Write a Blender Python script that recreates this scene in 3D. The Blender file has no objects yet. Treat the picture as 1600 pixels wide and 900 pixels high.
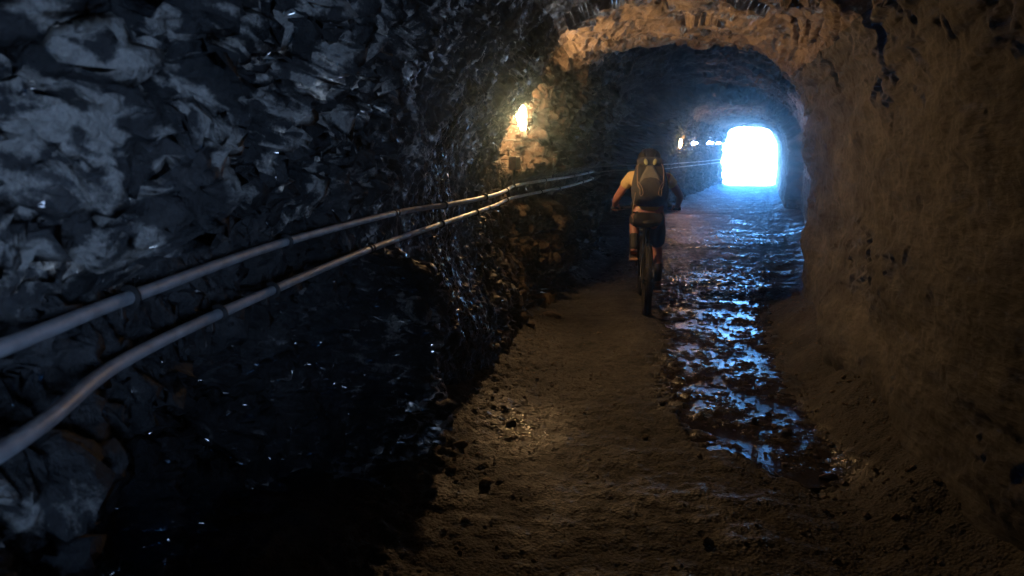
import bpy, bmesh, math, random
import numpy as np
from mathutils import Vector, Matrix, Quaternion

random.seed(7)
scene = bpy.context.scene
COL = scene.collection
R = math.radians

# ------------------------------------------------------------------ camera, sky, sun, exposure
CAM_H = 1.6
USE_HAZE = True
cam_d = bpy.data.cameras.new('camera')
cam = bpy.data.objects.new('camera', cam_d)
COL.objects.link(cam)
cam.location = (0, 0, CAM_H)
PITCH = math.atan(210 / 1200)
cam.rotation_euler = (math.pi / 2 - PITCH, 0, 0)
cam_d.sensor_width = 36
cam_d.lens = 27
cam_d.clip_start = 0.02
cam_d.clip_end = 1000
cam_d.dof.use_dof = True
cam_d.dof.focus_distance = 6.5
cam_d.dof.aperture_fstop = 5.0
scene.camera = cam

SUN_EL, SUN_AZ = R(48), R(300)
world = bpy.data.worlds.new('World')
scene.world = world
world.use_nodes = True
wn = world.node_tree
sky = wn.nodes.new('ShaderNodeTexSky')
sky.sky_type = 'NISHITA'
sky.sun_disc = False
sky.sun_elevation = SUN_EL
sky.sun_rotation = SUN_AZ
sky.altitude = 1800
sky.air_density = 1.0
sky.dust_density = 0.0
sky.ozone_density = 4.0
wn.links.new(sky.outputs[0], wn.nodes['Background'].inputs[0])
wn.nodes['Background'].inputs[1].default_value = 0.085

sun_d = bpy.data.lights.new('sun', 'SUN')
sun_d.energy = 5.0
sun_d.angle = R(0.5)
sun_d.color = (1, 0.95, 0.88)
sun = bpy.data.objects.new('sun', sun_d)
COL.objects.link(sun)
to_sun = Vector((math.sin(SUN_AZ) * math.cos(SUN_EL), math.cos(SUN_AZ) * math.cos(SUN_EL), math.sin(SUN_EL)))
sun.rotation_euler = (-to_sun).to_track_quat('-Z', 'Y').to_euler()

vs = scene.view_settings
vs.view_transform = 'Standard'
vs.look = 'None'
vs.gamma = 1
vs.use_curve_mapping = False
vs.exposure = 5.0
vs.use_white_balance = True
vs.white_balance_temperature = 4000
vs.white_balance_tint = 10

scene.render.engine = 'CYCLES'
cy = scene.cycles
cy.use_denoising = True
cy.denoiser = 'OPENIMAGEDENOISE'
cy.max_bounces = 6
cy.diffuse_bounces = 4
cy.glossy_bounces = 3
cy.volume_bounces = 1
cy.use_guiding = True
cy.use_surface_guiding = True
cy.use_volume_guiding = True
cy.sample_clamp_indirect = 8
cy.caustics_reflective = True

# ------------------------------------------------------------------ helpers
def un(px, py, z):
    """point at height z seen at a photo pixel, used only to take measurements from the photo"""
    u, v = (px - 800) / 1200, -(py - 450) / 1200
    d = (u, math.cos(PITCH) + v * math.sin(PITCH), -math.sin(PITCH) + v * math.cos(PITCH))
    t = (z - CAM_H) / d[2]
    return d[0] * t, d[1] * t

def tag(o, label=None, cat=None, group=None, kind=None):
    if label: o['label'] = label
    if cat: o['category'] = cat
    if group: o['group'] = group
    if kind: o['kind'] = kind
    return o

def link(name, me, mat=None, parent=None, loc=(0, 0, 0), rot=(0, 0, 0)):
    o = bpy.data.objects.new(name, me)
    COL.objects.link(o)
    if mat is not None and me is not None and not me.materials:
        me.materials.append(mat)
    o.location = loc
    o.rotation_euler = rot
    if parent: o.parent = parent
    return o

def empty(name, loc=(0, 0, 0), rot=(0, 0, 0)):
    o = bpy.data.objects.new(name, None)
    COL.objects.link(o)
    o.location = loc
    o.rotation_euler = rot
    o.empty_display_size = 0.1
    return o

def bm_mesh(bm, name='mesh', smooth=True):
    me = bpy.data.meshes.new(name)
    bmesh.ops.recalc_face_normals(bm, faces=bm.faces)
    bm.to_mesh(me)
    bm.free()
    if smooth:
        me.shade_smooth()
    return me

def box(bm, c, s, rot=None, bevel=0.0):
    """bevelled box"""
    b = bmesh.new()
    bmesh.ops.create_cube(b, size=1)
    for v in b.verts:
        v.co = Vector((v.co.x * s[0], v.co.y * s[1], v.co.z * s[2]))
    if bevel:
        bmesh.ops.bevel(b, geom=list(b.edges), offset=bevel, segments=2, affect='EDGES', profile=0.5)
    M = Matrix.Translation(c)
    if rot is not None:
        M = M @ rot.to_4x4()
    add_bm(bm, b, M)

def add_bm(bm, b, M=Matrix()):
    vm = {}
    for v in b.verts:
        vm[v] = bm.verts.new(M @ v.co)
    for f in b.faces:
        try: bm.faces.new([vm[v] for v in f.verts])
        except ValueError: pass
    b.free()

def frames(pts, closed=False):
    n = len(pts)
    out = []
    up = Vector((0, 0, 1))
    for i in range(n):
        if closed:
            t = (pts[(i + 1) % n] - pts[i - 1])
        else:
            t = pts[min(i + 1, n - 1)] - pts[max(i - 1, 0)]
        t.normalize()
        if abs(t.dot(up)) > 0.96:
            up = Vector((0, 1, 0)) if abs(t.y) < 0.9 else Vector((1, 0, 0))
        a = t.cross(up).normalized()
        b = a.cross(t).normalized()
        up = b
        out.append((t, a, b))
    return out

def tube(bm, pts, rad, seg=10, caps=True, closed=False, sx=1.0, sy=1.0):
    pts = [Vector(p) for p in pts]
    n = len(pts)
    rr = rad if isinstance(rad, (list, tuple)) else [rad] * n
    fr = frames(pts, closed)
    rings = []
    for p, r, (t, a, b) in zip(pts, rr, fr):
        rings.append([bm.verts.new(p + a * (math.cos(2 * math.pi * k / seg) * r * sx) + b * (math.sin(2 * math.pi * k / seg) * r * sy)) for k in range(seg)])
    m = n if closed else n - 1
    for i in range(m):
        A, B = rings[i], rings[(i + 1) % n]
        for k in range(seg):
            bm.faces.new((A[k], A[(k + 1) % seg], B[(k + 1) % seg], B[k]))
    if caps and not closed:
        bm.faces.new(rings[0][::-1])
        bm.faces.new(rings[-1])

def tube_obj(name, pts, rad, mat, parent=None, seg=10, **kw):
    bm = bmesh.new()
    tube(bm, pts, rad, seg, **kw)
    return link(name, bm_mesh(bm, name), mat, parent)

def lathe(bm, prof, seg=20, M=Matrix()):
    """profile list of (r, h) about local z"""
    rings = []
    for r, h in prof:
        if r < 1e-5:
            rings.append([bm.verts.new(M @ Vector((0, 0, h)))])
        else:
            rings.append([bm.verts.new(M @ Vector((r * math.cos(2 * math.pi * k / seg), r * math.sin(2 * math.pi * k / seg), h))) for k in range(seg)])
    for A, B in zip(rings, rings[1:]):
        for k in range(seg):
            q = [A[k % len(A)], A[(k + 1) % len(A)], B[(k + 1) % len(B)], B[k % len(B)]]
            u = []
            for v in q:
                if v not in u: u.append(v)
            if len(u) >= 3:
                try: bm.faces.new(u)
                except ValueError: pass

def catmull(P, n=8):
    P = [Vector(p) for p in P]
    out = []
    for i in range(len(P) - 1):
        p0, p1, p2, p3 = P[max(i - 1, 0)], P[i], P[i + 1], P[min(i + 2, len(P) - 1)]
        for k in range(n):
            t = k / n
            out.append(0.5 * ((2 * p1) + (p2 - p0) * t + (2 * p0 - 5 * p1 + 4 * p2 - p3) * t * t + (3 * p1 - p0 - 3 * p2 + p3) * t ** 3))
    out.append(P[-1])
    return out

# ---- vectorised noise
_rng = np.random.RandomState(11)
_G = _rng.normal(size=(256, 3)).astype(np.float32)
_G /= np.linalg.norm(_G, axis=1, keepdims=True)
_RV = _rng.uniform(-1, 1, size=(4096, 7)).astype(np.float32)

def hsh(i, j, k, seed):
    with np.errstate(over='ignore'):
        h = (i.astype(np.uint32) * np.uint32(374761393) + j.astype(np.uint32) * np.uint32(668265263) + k.astype(np.uint32) * np.uint32(2246822519) + np.uint32(seed * 3266489917 & 0xffffffff))
        h ^= h >> np.uint32(15); h *= np.uint32(2246822519)
        h ^= h >> np.uint32(13); h *= np.uint32(3266489917)
        h ^= h >> np.uint32(16)
    return h

def perlin(P, seed=0):
    F = np.floor(P); I = F.astype(np.int32); f = (P - F).astype(np.float32)
    u = f * f * f * (f * (f * 6 - 15) + 10)
    res = 0
    for dx in (0, 1):
        wx = u[:, 0] if dx else 1 - u[:, 0]
        for dy in (0, 1):
            wy = u[:, 1] if dy else 1 - u[:, 1]
            for dz in (0, 1):
                wz = u[:, 2] if dz else 1 - u[:, 2]
                g = _G[hsh(I[:, 0] + dx, I[:, 1] + dy, I[:, 2] + dz, seed) & np.uint32(255)]
                res = res + wx * wy * wz * (g[:, 0] * (f[:, 0] - dx) + g[:, 1] * (f[:, 1] - dy) + g[:, 2] * (f[:, 2] - dz))
    return res * 1.6

def fbm(P, oct=4, seed=0, gain=0.5, ridged=False):
    a, s = 1.0, 0.0
    Q = P.copy()
    for o in range(oct):
        n = perlin(Q, seed + o)
        s = s + a * ((1 - 2 * np.abs(n)) if ridged else n)
        a *= gain
        Q = Q * 2.03 + 17.3
    return s

def facet(P, seed=0, tilt=1.0, step=0.5):
    """broken-rock relief: every Voronoi cell is its own tilted plane; also returns edge distance"""
    F = np.floor(P); I = F.astype(np.int32); f = (P - F).astype(np.float32)
    n = len(P)
    best = np.full(n, 1e9, np.float32); sec = np.full(n, 1e9, np.float32)
    val = np.zeros(n, np.float32)
    for dx in (-1, 0, 1):
        for dy in (-1, 0, 1):
            for dz in (-1, 0, 1):
                h = hsh(I[:, 0] + dx, I[:, 1] + dy, I[:, 2] + dz, seed) & np.uint32(4095)
                rv = _RV[h]
                ex = dx + 0.5 + 0.45 * rv[:, 0] - f[:, 0]
                ey = dy + 0.5 + 0.45 * rv[:, 1] - f[:, 1]
                ez = dz + 0.5 + 0.45 * rv[:, 2] - f[:, 2]
                d = ex * ex + ey * ey + ez * ez
                v = -(rv[:, 3] * ex + rv[:, 4] * ey + rv[:, 5] * ez) * tilt + step * rv[:, 6]
                m = d < best
                sec = np.where(m, best, np.minimum(sec, d))
                best = np.where(m, d, best)
                val = np.where(m, v, val)
    return val, np.sqrt(sec) - np.sqrt(best)

def smooth(a, b, x):
    t = np.clip((x - a) / (b - a), 0, 1)
    return t * t * (3 - 2 * t)

def grid_mesh(name, V, nr, nc, attrs=None, normals=None):
    """mesh from an (nr x nc) grid of points"""
    me = bpy.data.meshes.new(name)
    idx = np.arange(nr * nc).reshape(nr, nc)
    q = np.stack([idx[:-1, :-1], idx[:-1, 1:], idx[1:, 1:], idx[1:, :-1]], -1).reshape(-1, 4)
    me.vertices.add(nr * nc)
    me.vertices.foreach_set('co', V.reshape(-1).astype(np.float32))
    me.loops.add(q.size)
    me.loops.foreach_set('vertex_index', q.reshape(-1).astype(np.int32))
    me.polygons.add(len(q))
    me.polygons.foreach_set('loop_start', np.arange(0, q.size, 4, dtype=np.int32))
    me.update(calc_edges=True)
    me.shade_smooth()
    for k, a in (attrs or {}).items():
        at = me.attributes.new(k, 'FLOAT', 'POINT')
        at.data.foreach_set('value', a.reshape(-1).astype(np.float32))
    if normals is not None:
        me.normals_split_custom_set_from_vertices(normals.reshape(-1, 3).tolist())
    return me

# ------------------------------------------------------------------ materials
def newmat(name):
    m = bpy.data.materials.new(name)
    m.use_nodes = True
    nt = m.node_tree
    return m, nt, nt.nodes['Principled BSDF']

def N(nt, t, **kw):
    n = nt.nodes.new('ShaderNode' + t)
    for k, v in kw.items():
        if k in n.inputs: n.inputs[k].default_value = v
        else: setattr(n, k, v)
    return n

def ramp(nt, src, stops):
    r = nt.nodes.new('ShaderNodeValToRGB')
    els = r.color_ramp.elements
    while len(els) < len(stops): els.new(0.5)
    for e, (p, c) in zip(els, stops):
        e.position = p
        e.color = (*c, 1) if isinstance(c, tuple) else (c, c, c, 1)
    nt.links.new(src, r.inputs[0])
    return r.outputs[0]

def mixc(nt, fac, a, b, mode='MIX'):
    m = nt.nodes.new('ShaderNodeMix')
    m.data_type = 'RGBA'
    m.blend_type = mode
    for s, v in ((m.inputs[0], fac), (m.inputs[6], a), (m.inputs[7], b)):
        if isinstance(v, (int, float)): s.default_value = v
        elif isinstance(v, tuple): s.default_value = (*v, 1)
        else: nt.links.new(v, s)
    return m.outputs[2]

def mth(nt, op, a, b=0.0, c=0.0, clamp=False):
    m = nt.nodes.new('ShaderNodeMath')
    m.operation = op
    m.use_clamp = clamp
    for s, v in zip(m.inputs, (a, b, c)):
        if isinstance(v, (int, float)): s.default_value = v
        else: nt.links.new(v, s)
    return m.outputs[0]

def noise(nt, co, scale, detail=6, rough=0.6, dist=0.0):
    n = N(nt, 'TexNoise', Scale=scale, Detail=detail, Roughness=rough, Distortion=dist)
    nt.links.new(co, n.inputs['Vector'])
    return n.outputs['Fac']

def rock_material(name, dark, mid, light, wet_amt=1.0, bump=1.0, dry_rough=0.85, second=None, grain=(6, 6, 2.2), long=False, lit_crust=None):
    m, nt, p = newmat(name)
    co = nt.nodes.new('ShaderNodeNewGeometry').outputs['Position']
    if long:        # beds run along the tunnel
        lm = N(nt, 'Mapping'); lm.inputs['Scale'].default_value = (1, 0.3, 1)
        nt.links.new(co, lm.inputs['Vector']); co = lm.outputs[0]
    wet = N(nt, 'Attribute', attribute_name='wet').outputs['Fac']
    n1 = noise(nt, co, 1.7, 2, 0.6)
    n2 = noise(nt, co, 9, 4, 0.68)
    n3 = noise(nt, co, 60, 4, 0.8)
    mp = N(nt, 'Mapping'); mp.inputs['Scale'].default_value = grain
    nt.links.new(co, mp.inputs['Vector'])
    n4 = noise(nt, mp.outputs[0], 7, 4, 0.7)
    s = mth(nt, 'MULTIPLY_ADD', n2, 0.5, mth(nt, 'MULTIPLY', n1, 0.5))
    col = ramp(nt, s, [(0.36, dark), (0.5, mid), (0.64, light)])
    if second:      # ochre rock on the left, painted shade elsewhere, where the 'tone' attribute says so
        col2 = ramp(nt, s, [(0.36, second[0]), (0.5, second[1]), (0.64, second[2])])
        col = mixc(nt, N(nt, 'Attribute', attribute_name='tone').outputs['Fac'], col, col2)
    col = mixc(nt, 0.5, col, ramp(nt, n3, [(0.3, 0.35), (0.7, 1.0)]), 'MULTIPLY')
    if lit_crust:       # pale mineral crust that doubles as painted light on the dark rock
        ca_ = N(nt, 'Attribute', attribute_name='lit_crust').outputs['Fac']
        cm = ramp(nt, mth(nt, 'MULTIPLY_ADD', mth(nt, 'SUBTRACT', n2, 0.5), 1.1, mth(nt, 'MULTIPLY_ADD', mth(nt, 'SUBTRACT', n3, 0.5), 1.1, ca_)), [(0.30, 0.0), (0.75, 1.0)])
        col = mixc(nt, cm, col, mixc(nt, 0.6, lit_crust, ramp(nt, n3, [(0.3, 0.25), (0.7, 1.0)]), 'MULTIPLY'))
    wetm = mth(nt, 'MULTIPLY', wet, ramp(nt, n4, [(0.38, 0.35), (0.55, 1.0)]), clamp=True)
    col = mixc(nt, wetm, col, mixc(nt, 1.0, col, (0.45, 0.45, 0.48), 'MULTIPLY'))
    nt.links.new(col, p.inputs['Base Color'])
    rr = mth(nt, 'MULTIPLY_ADD', n3, 0.25, dry_rough - 0.15)
    rough = mth(nt, 'MULTIPLY_ADD', wetm, -(dry_rough - 0.25) * wet_amt, rr, clamp=True)
    nt.links.new(rough, p.inputs['Roughness'])
    p.inputs['Specular IOR Level'].default_value = 0.4
    dryf = mth(nt, 'MULTIPLY_ADD', wetm, -0.8, 1.0)
    hgt = mth(nt, 'MULTIPLY_ADD', n2, 0.030, mth(nt, 'MULTIPLY', n3, mth(nt, 'MULTIPLY', dryf, 0.010)))
    hgt = mth(nt, 'MULTIPLY_ADD', n4, 0.012, hgt)
    vd = nt.nodes.new('ShaderNodeVectorMath'); vd.operation = 'MULTIPLY_ADD'
    nn3 = N(nt, 'TexNoise', Scale=14.0, Detail=1.0); nt.links.new(co, nn3.inputs['Vector'])
    nt.links.new(nn3.outputs['Color'], vd.inputs[0]); vd.inputs[1].default_value = (0.05, 0.05, 0.05); nt.links.new(co, vd.inputs[2])
    vo = N(nt, 'TexVoronoi', Scale=26.0); nt.links.new(vd.outputs[0], vo.inputs['Vector'])
    hgt = mth(nt, 'MULTIPLY_ADD', vo.outputs['Distance'], mth(nt, 'MULTIPLY', dryf, 0.014), hgt)
    b = N(nt, 'Bump', Strength=0.9 * bump, Distance=1.0)
    nt.links.new(mth(nt, 'MULTIPLY_ADD', wetm, -0.55 * bump, 0.9 * bump), b.inputs['Strength'])
    nt.links.new(hgt, b.inputs['Height'])
    nt.links.new(b.outputs[0], p.inputs['Normal'])
    return m

def simple(name, col, rough=0.6, metal=0.0, var=0.25, scale=30, bump=0.0, spec=0.5, col2=None):
    m, nt, p = newmat(name)
    co = N(nt, 'TexCoord').outputs['Object']
    n = noise(nt, co, scale, 5, 0.6)
    c2 = col2 or tuple(c * (1 - var) for c in col)
    nt.links.new(ramp(nt, n, [(0.35, c2), (0.65, col)]), p.inputs['Base Color'])
    nt.links.new(mth(nt, 'MULTIPLY_ADD', n, 0.2, rough - 0.1, clamp=True), p.inputs['Roughness'])
    p.inputs['Metallic'].default_value = metal
    p.inputs['Specular IOR Level'].default_value = spec
    if bump:
        b = N(nt, 'Bump', Strength=1.0, Distance=bump)
        nt.links.new(n, b.inputs['Height'])
        nt.links.new(b.outputs[0], p.inputs['Normal'])
    return m

MAT_LEFT = rock_material('wet_grey_rock', (0.012, 0.0118, 0.0115), (0.036, 0.034, 0.032), (0.075, 0.07, 0.065), bump=1.0, lit_crust=(0.33, 0.305, 0.26), second=((0.022, 0.016, 0.009), (0.055, 0.039, 0.019), (0.105, 0.073, 0.034)))
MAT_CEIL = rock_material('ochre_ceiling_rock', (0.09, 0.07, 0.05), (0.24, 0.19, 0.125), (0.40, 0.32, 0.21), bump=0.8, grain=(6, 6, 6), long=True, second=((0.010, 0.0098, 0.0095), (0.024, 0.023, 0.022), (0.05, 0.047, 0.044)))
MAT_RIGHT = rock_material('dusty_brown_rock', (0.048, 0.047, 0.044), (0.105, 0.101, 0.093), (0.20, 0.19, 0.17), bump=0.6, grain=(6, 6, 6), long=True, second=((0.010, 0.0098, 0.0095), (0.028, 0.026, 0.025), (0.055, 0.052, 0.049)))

# floor
MAT_FLOOR, nt, p = newmat('muddy_floor')
co = nt.nodes.new('ShaderNodeNewGeometry').outputs['Position']
wet = N(nt, 'Attribute', attribute_name='wet').outputs['Fac']
n1 = noise(nt, co, 2.2, 2, 0.6)
n2 = noise(nt, co, 16, 4, 0.65)
n3 = noise(nt, co, 90, 3, 0.75)
col = ramp(nt, mth(nt, 'MULTIPLY_ADD', n2, 0.45, mth(nt, 'MULTIPLY', n1, 0.55)), [(0.36, (0.042, 0.040, 0.038)), (0.52, (0.095, 0.090, 0.084)), (0.66, (0.155, 0.146, 0.135))])
col = mixc(nt, 0.55, col, ramp(nt, n3, [(0.3, 0.3), (0.7, 1.0)]), 'MULTIPLY')
fvc = N(nt, 'TexVoronoi', Scale=62.0); nt.links.new(co, fvc.inputs['Vector'])
col = mixc(nt, 0.55, col, ramp(nt, mth(nt, 'MULTIPLY', fvc.outputs['Color'], 1.0), [(0.15, 0.35), (0.9, 1.0)]), 'MULTIPLY')
wm = mth(nt, 'MULTIPLY', wet, ramp(nt, n2, [(0.36, 0.35), (0.52, 1.0)]), clamp=True)
col = mixc(nt, wm, col, mixc(nt, 1.0, col, (0.4, 0.4, 0.42), 'MULTIPLY'))
nt.links.new(col, p.inputs['Base Color'])
nt.links.new(mth(nt, 'MULTIPLY_ADD', wm, -0.70, mth(nt, 'MULTIPLY_ADD', n3, 0.2, 0.70), clamp=True), p.inputs['Roughness'])
hgt = mth(nt, 'MULTIPLY_ADD', n2, 0.010, mth(nt, 'MULTIPLY', n3, mth(nt, 'MULTIPLY_ADD', wet, -0.0055, 0.007)))
fv = N(nt, 'TexVoronoi', Scale=62.0); nt.links.new(co, fv.inputs['Vector'])
hgt = mth(nt, 'MULTIPLY_ADD', mth(nt, 'SUBTRACT', 0.6, fv.outputs['Distance']), mth(nt, 'MULTIPLY_ADD', wet, -0.005, 0.010), hgt)
b = N(nt, 'Bump', Strength=0.9, Distance=1.0)
nt.links.new(hgt, b.inputs['Height'])
nt.links.new(b.outputs[0], p.inputs['Normal'])

MAT_WATER, nt, p = newmat('muddy_water')
co = nt.nodes.new('ShaderNodeNewGeometry').outputs['Position']
p.inputs['Base Color'].default_value = (0.02, 0.016, 0.012, 1)
p.inputs['Roughness'].default_value = 0.16
p.inputs['IOR'].default_value = 1.33
w1 = noise(nt, co, 48, 3, 0.7)
b = N(nt, 'Bump', Strength=1.0, Distance=0.005)
nt.links.new(w1, b.inputs['Height'])
nt.links.new(b.outputs[0], p.inputs['Normal'])

MAT_GROUND = simple('gravel_ground', (0.14, 0.13, 0.11), 0.9, var=0.4, scale=3)
MAT_STONE = rock_material('stone', (0.06, 0.05, 0.042), (0.15, 0.12, 0.09), (0.27, 0.22, 0.16), bump=0.5)
MAT_PIPE = simple('galvanised_pipe', (0.46, 0.47, 0.48), 0.5, 0.12, var=0.4, scale=14, bump=0.0008)
MAT_CLAMP = simple('dull_steel', (0.07, 0.065, 0.06), 0.55, 0.7, var=0.5, scale=40)
MAT_RUST = simple('rusty_box', (0.16, 0.09, 0.05), 0.7, 0.4, var=0.5, scale=25, bump=0.001)
MAT_LID = simple('zinc_lid', (0.5, 0.5, 0.48), 0.45, 0.6, var=0.3, scale=18)
MAT_CABLE = simple('black_cable', (0.02, 0.02, 0.02), 0.6)
MAT_CERAMIC = simple('lamp_socket', (0.10, 0.09, 0.08), 0.5)

def glow(name, col, strength):
    m, nt, p = newmat(name)
    p.inputs['Base Color'].default_value = (0.8, 0.8, 0.8, 1)
    p.inputs['Emission Color'].default_value = (*col, 1)
    p.inputs['Emission Strength'].default_value = strength
    return m
MAT_BULB = glow('lit_warm_bulb', (1.0, 0.43, 0.080), 23.0)
MAT_BULB_FAR = glow('lit_orange_bulb', (1.0, 0.33, 0.035), 14.0)
MAT_BULB_COOL = glow('lit_pale_bulb', (1.0, 0.80, 0.78), 2.2)

# ------------------------------------------------------------------ tunnel layout (metres; x right, y along the tunnel)
Y_EXIT, Y_BACK = 39.5, -7.0
_yl = np.array([-9, -5, 0, 1.2, 2.6, 3.3, 3.65, 4.0, 4.62, 5.55, 5.9, 6.4, 7.0, 7.5, 8.3, 11.0, 13.4, 13.9, 15, 19, 20.7, 21.3, 22.2, 23.7, 30, 39.5, 41])
_xl = np.array([-.75, -.85, -.93, -.95, -.95, -.90, -.76, -.67, -.47, -.24, -.20, -.19, -.17, -.10, .20, .80, 1.36, 1.00, 0.75, 1.9, 2.5, 4.1, 4.40, 4.8, 7.1, 10.52, 11.0])
_yr = np.array([-9, -4.5, -3, -1.5, 0, 2.8, 4.5, 6.3, 7.9, 8.5, 9.2, 10.5, 12, 16, 20.7, 21.3, 30, 39.5, 41])
_xr = np.array([2.1, 1.9, 1.7, 1.65, 1.62, 1.85, 2.20, 2.66, 3.06, 3.35, 3.75, 4.3, 4.75, 6.1, 7.8, 7.55, 10.35, 13.45, 14.0])
_yh = np.array([-9, 0, 3, 6, 8.3, 9.3, 10.2, 14, 20.6, 21.1, 25, 30, 39.5, 41])
_hh = np.array([2.8, 2.75, 2.75, 2.78, 2.82, 2.9, 3.4, 3.5, 3.4, 2.95, 2.9, 2.95, 2.98, 3.0])

def _sm(yv, tab_y, tab_x, w=0.18):
    return (np.interp(yv - w, tab_y, tab_x) + 2 * np.interp(yv, tab_y, tab_x) + np.interp(yv + w, tab_y, tab_x)) / 4

def backshift(yv):
    y_ = np.minimum(yv + 0.8, 0)
    return 0.090 * y_ * y_

def XL(yv): return _sm(yv, _yl, _xl, 0.08) + backshift(yv)
def XR(yv): return _sm(yv, _yr, _xr) + backshift(yv) * 1.0 + 0.10 * np.maximum(-yv - 3, 0) * 0
def HH(yv): return _sm(yv, _yh, _hh, 0.25)

# conduit routes (x, y, z), read from the photo at their heights above the floor
UP = [(-.80, -2.5, 1.31), (-.80, .2, 1.30), (-.80, 1.14, 1.30), (-.81, 1.6, 1.30), (-.78, 2.64, 1.30), (-.59, 3.98, 1.30), (-.38, 4.62, 1.30), (-.15, 5.55, 1.30), (-.05, 6.6, 1.29), (.03, 7.37, 1.30), (.36, 8.55, 1.31), (.78, 10.3, 1.30), (1.42, 13.55, 1.30), (1.18, 14.6, 1.30), (1.35, 16, 1.3), (2.3, 19, 1.3), (3.05, 20.6, 1.3), (4.5, 22.3, 1.30), (5.05, 24, 1.3), (7.28, 30, 1.30), (9.0, 34.6, 1.32), (10.5, 38.6, 1.33)]
LO = [(-.78, -2.5, 1.17), (-.78, .2, 1.17), (-.73, 1.02, 1.18), (-.80, 1.55, 1.18), (-.75, 2.34, 1.18), (-.63, 3.44, 1.18), (-.43, 4.65, 1.18), (-.21, 5.9, 1.18), (-.13, 6.4, 1.18), (.0, 7.4, 1.18), (.40, 8.9, 1.18), (.78, 10.3, 1.18), (1.42, 13.55, 1.18), (1.18, 14.6, 1.18), (1.35, 16, 1.18), (2.3, 19, 1.18), (3.05, 20.6, 1.18), (4.5, 22.3, 1.18), (5.05, 24, 1.18), (7.28, 30, 1.18), (9.0, 34.6, 1.19), (10.5, 38.6, 1.2)]
_upy = np.array([q[1] for q in UP]); _upx = np.array([min(a[0], np.interp(a[1], [b_[1] for b_ in LO], [b_[0] for b_ in LO])) for a in UP])

# ------------------------------------------------------------------ rock: left wall, ceiling, right wall
def axis(segs):
    out = []
    for a, b_, d in segs:
        out.append(np.arange(a, b_ - 1e-6, d))
    return np.concatenate(out)
ys = axis([(Y_BACK, -1.0, 0.12), (-1.0, 0.2, 0.05), (0.2, 6.2, 0.012), (6.2, 8.6, 0.016), (8.6, 14.2, 0.03), (14.2, 20, 0.08), (20, 26, 0.06), (26, Y_EXIT + 0.05, 0.11)])
NT = 560
# sampling round the profile: denser on the left wall
tt = np.concatenate([np.linspace(0, 0.36, 290, endpoint=False), np.linspace(0.36, 0.64, 140, endpoint=False), np.linspace(0.64, 1.0, 130)])
NY = len(ys)

def profile(yv):
    """points and outward normals of the smooth bore at stations yv"""
    xl, xr, h = XL(yv)[:, None], XR(yv)[:, None], HH(yv)[:, None]
    xc, hw = (xl + xr) / 2, (xr - xl) / 2
    zc = 1.15
    t = tt[None, :] * np.ones((len(yv), 1))
    ex = 2 / (2.6 + 0.4 * smooth(24, 36, yv)[:, None])
    below = 0.20
    z = np.empty_like(t); x = np.empty_like(t); nx = np.empty_like(t); nz = np.empty_like(t)
    a = np.clip((t - below) / (1 - 2 * below), 0, 1) * math.pi
    ca, sa = np.cos(a), np.sin(a)
    x = xc - hw * np.sign(ca) * np.abs(ca) ** ex
    z = zc + (h - zc) * np.abs(sa) ** ex
    e2 = 2 - ex
    nx = -np.sign(ca) * np.abs(ca) ** e2 / hw
    nz = np.abs(sa) ** e2 / (h - zc)
    L = t < below
    Rr = t > 1 - below
    zb = -0.45 + (zc + 0.45) * np.where(L, t / below, (1 - t) / below)
    z = np.where(L | Rr, zb, z)
    x = np.where(L, xl, np.where(Rr, xr, x))
    nx = np.where(L, -1, np.where(Rr, 1, nx)); nz = np.where(L | Rr, 0, nz)
    l = np.sqrt(nx * nx + nz * nz) + 1e-9
    return x, z, nx / l, nz / l, t

px_, pz_, nx_, nz_, pt_ = profile(ys)
Yg = ys[:, None] * np.ones((1, len(tt)))
P = np.stack([px_, Yg, pz_], -1).reshape(-1, 3).astype(np.float32)
wL = 1 - smooth(0.30, 0.42, pt_.reshape(-1))          # left wall weight
wR = smooth(0.60, 0.74, pt_.reshape(-1))
wC = 1 - wL - wR
yy, zz = P[:, 1], P[:, 2]
f32 = lambda *a: np.array(a, np.float32)
nn = np.stack([nx_.reshape(-1), np.zeros(len(P)), nz_.reshape(-1)], -1)
def grid_normals(Vf):
    """unit normals into the bore"""
    G = Vf.reshape(NY, NT, 3)
    n_ = np.cross(np.gradient(G, axis=0), np.gradient(G, axis=1)).reshape(-1, 3)
    n_ /= np.linalg.norm(n_, axis=1, keepdims=True) + 1e-12
    sgn = np.sign((n_ * -nn).sum(1)); sgn[sgn == 0] = 1
    if np.mean(sgn) < 0: n_ = -n_
    return n_
def warped(A, f, amp, seed):
    return (A + amp * np.stack([perlin(A * f, seed), perlin(A * f, seed + 1), perlin(A * f, seed + 2)], -1)).astype(np.float32)
# --- stage 1: large blocks, hollows and ledges, pushed out from the smooth bore
W = warped(P, 1.9, 0.16, 51)
f1, e1 = facet(W * f32(1.5, 1.5, 1.1), 1, 1.1, 0.45); f1 = f1 * (1 - 0.8 * wL * (1 - smooth(0, 0.35, e1)))
fr, er = facet(W * f32(1.5, 0.5, 1.5), 14, 0.9, 0.3); fr = fr * (0.45 + 0.55 * smooth(0, 0.35, er))
big = fbm(P * f32(0.8, 0.4, 0.8), 2, 60)
_, h1 = facet(warped(P, 4.0, 0.07, 54) * f32(3.1, 2.8, 2.7) + 9.1, 6)
d = wL * (0.17 * f1 + 0.22 * (np.exp(-(h1 / 0.25) ** 1.4) - 0.35)) + wC * 0.08 * f1 + wR * (0.034 * fr + 0.03 * big)
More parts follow.
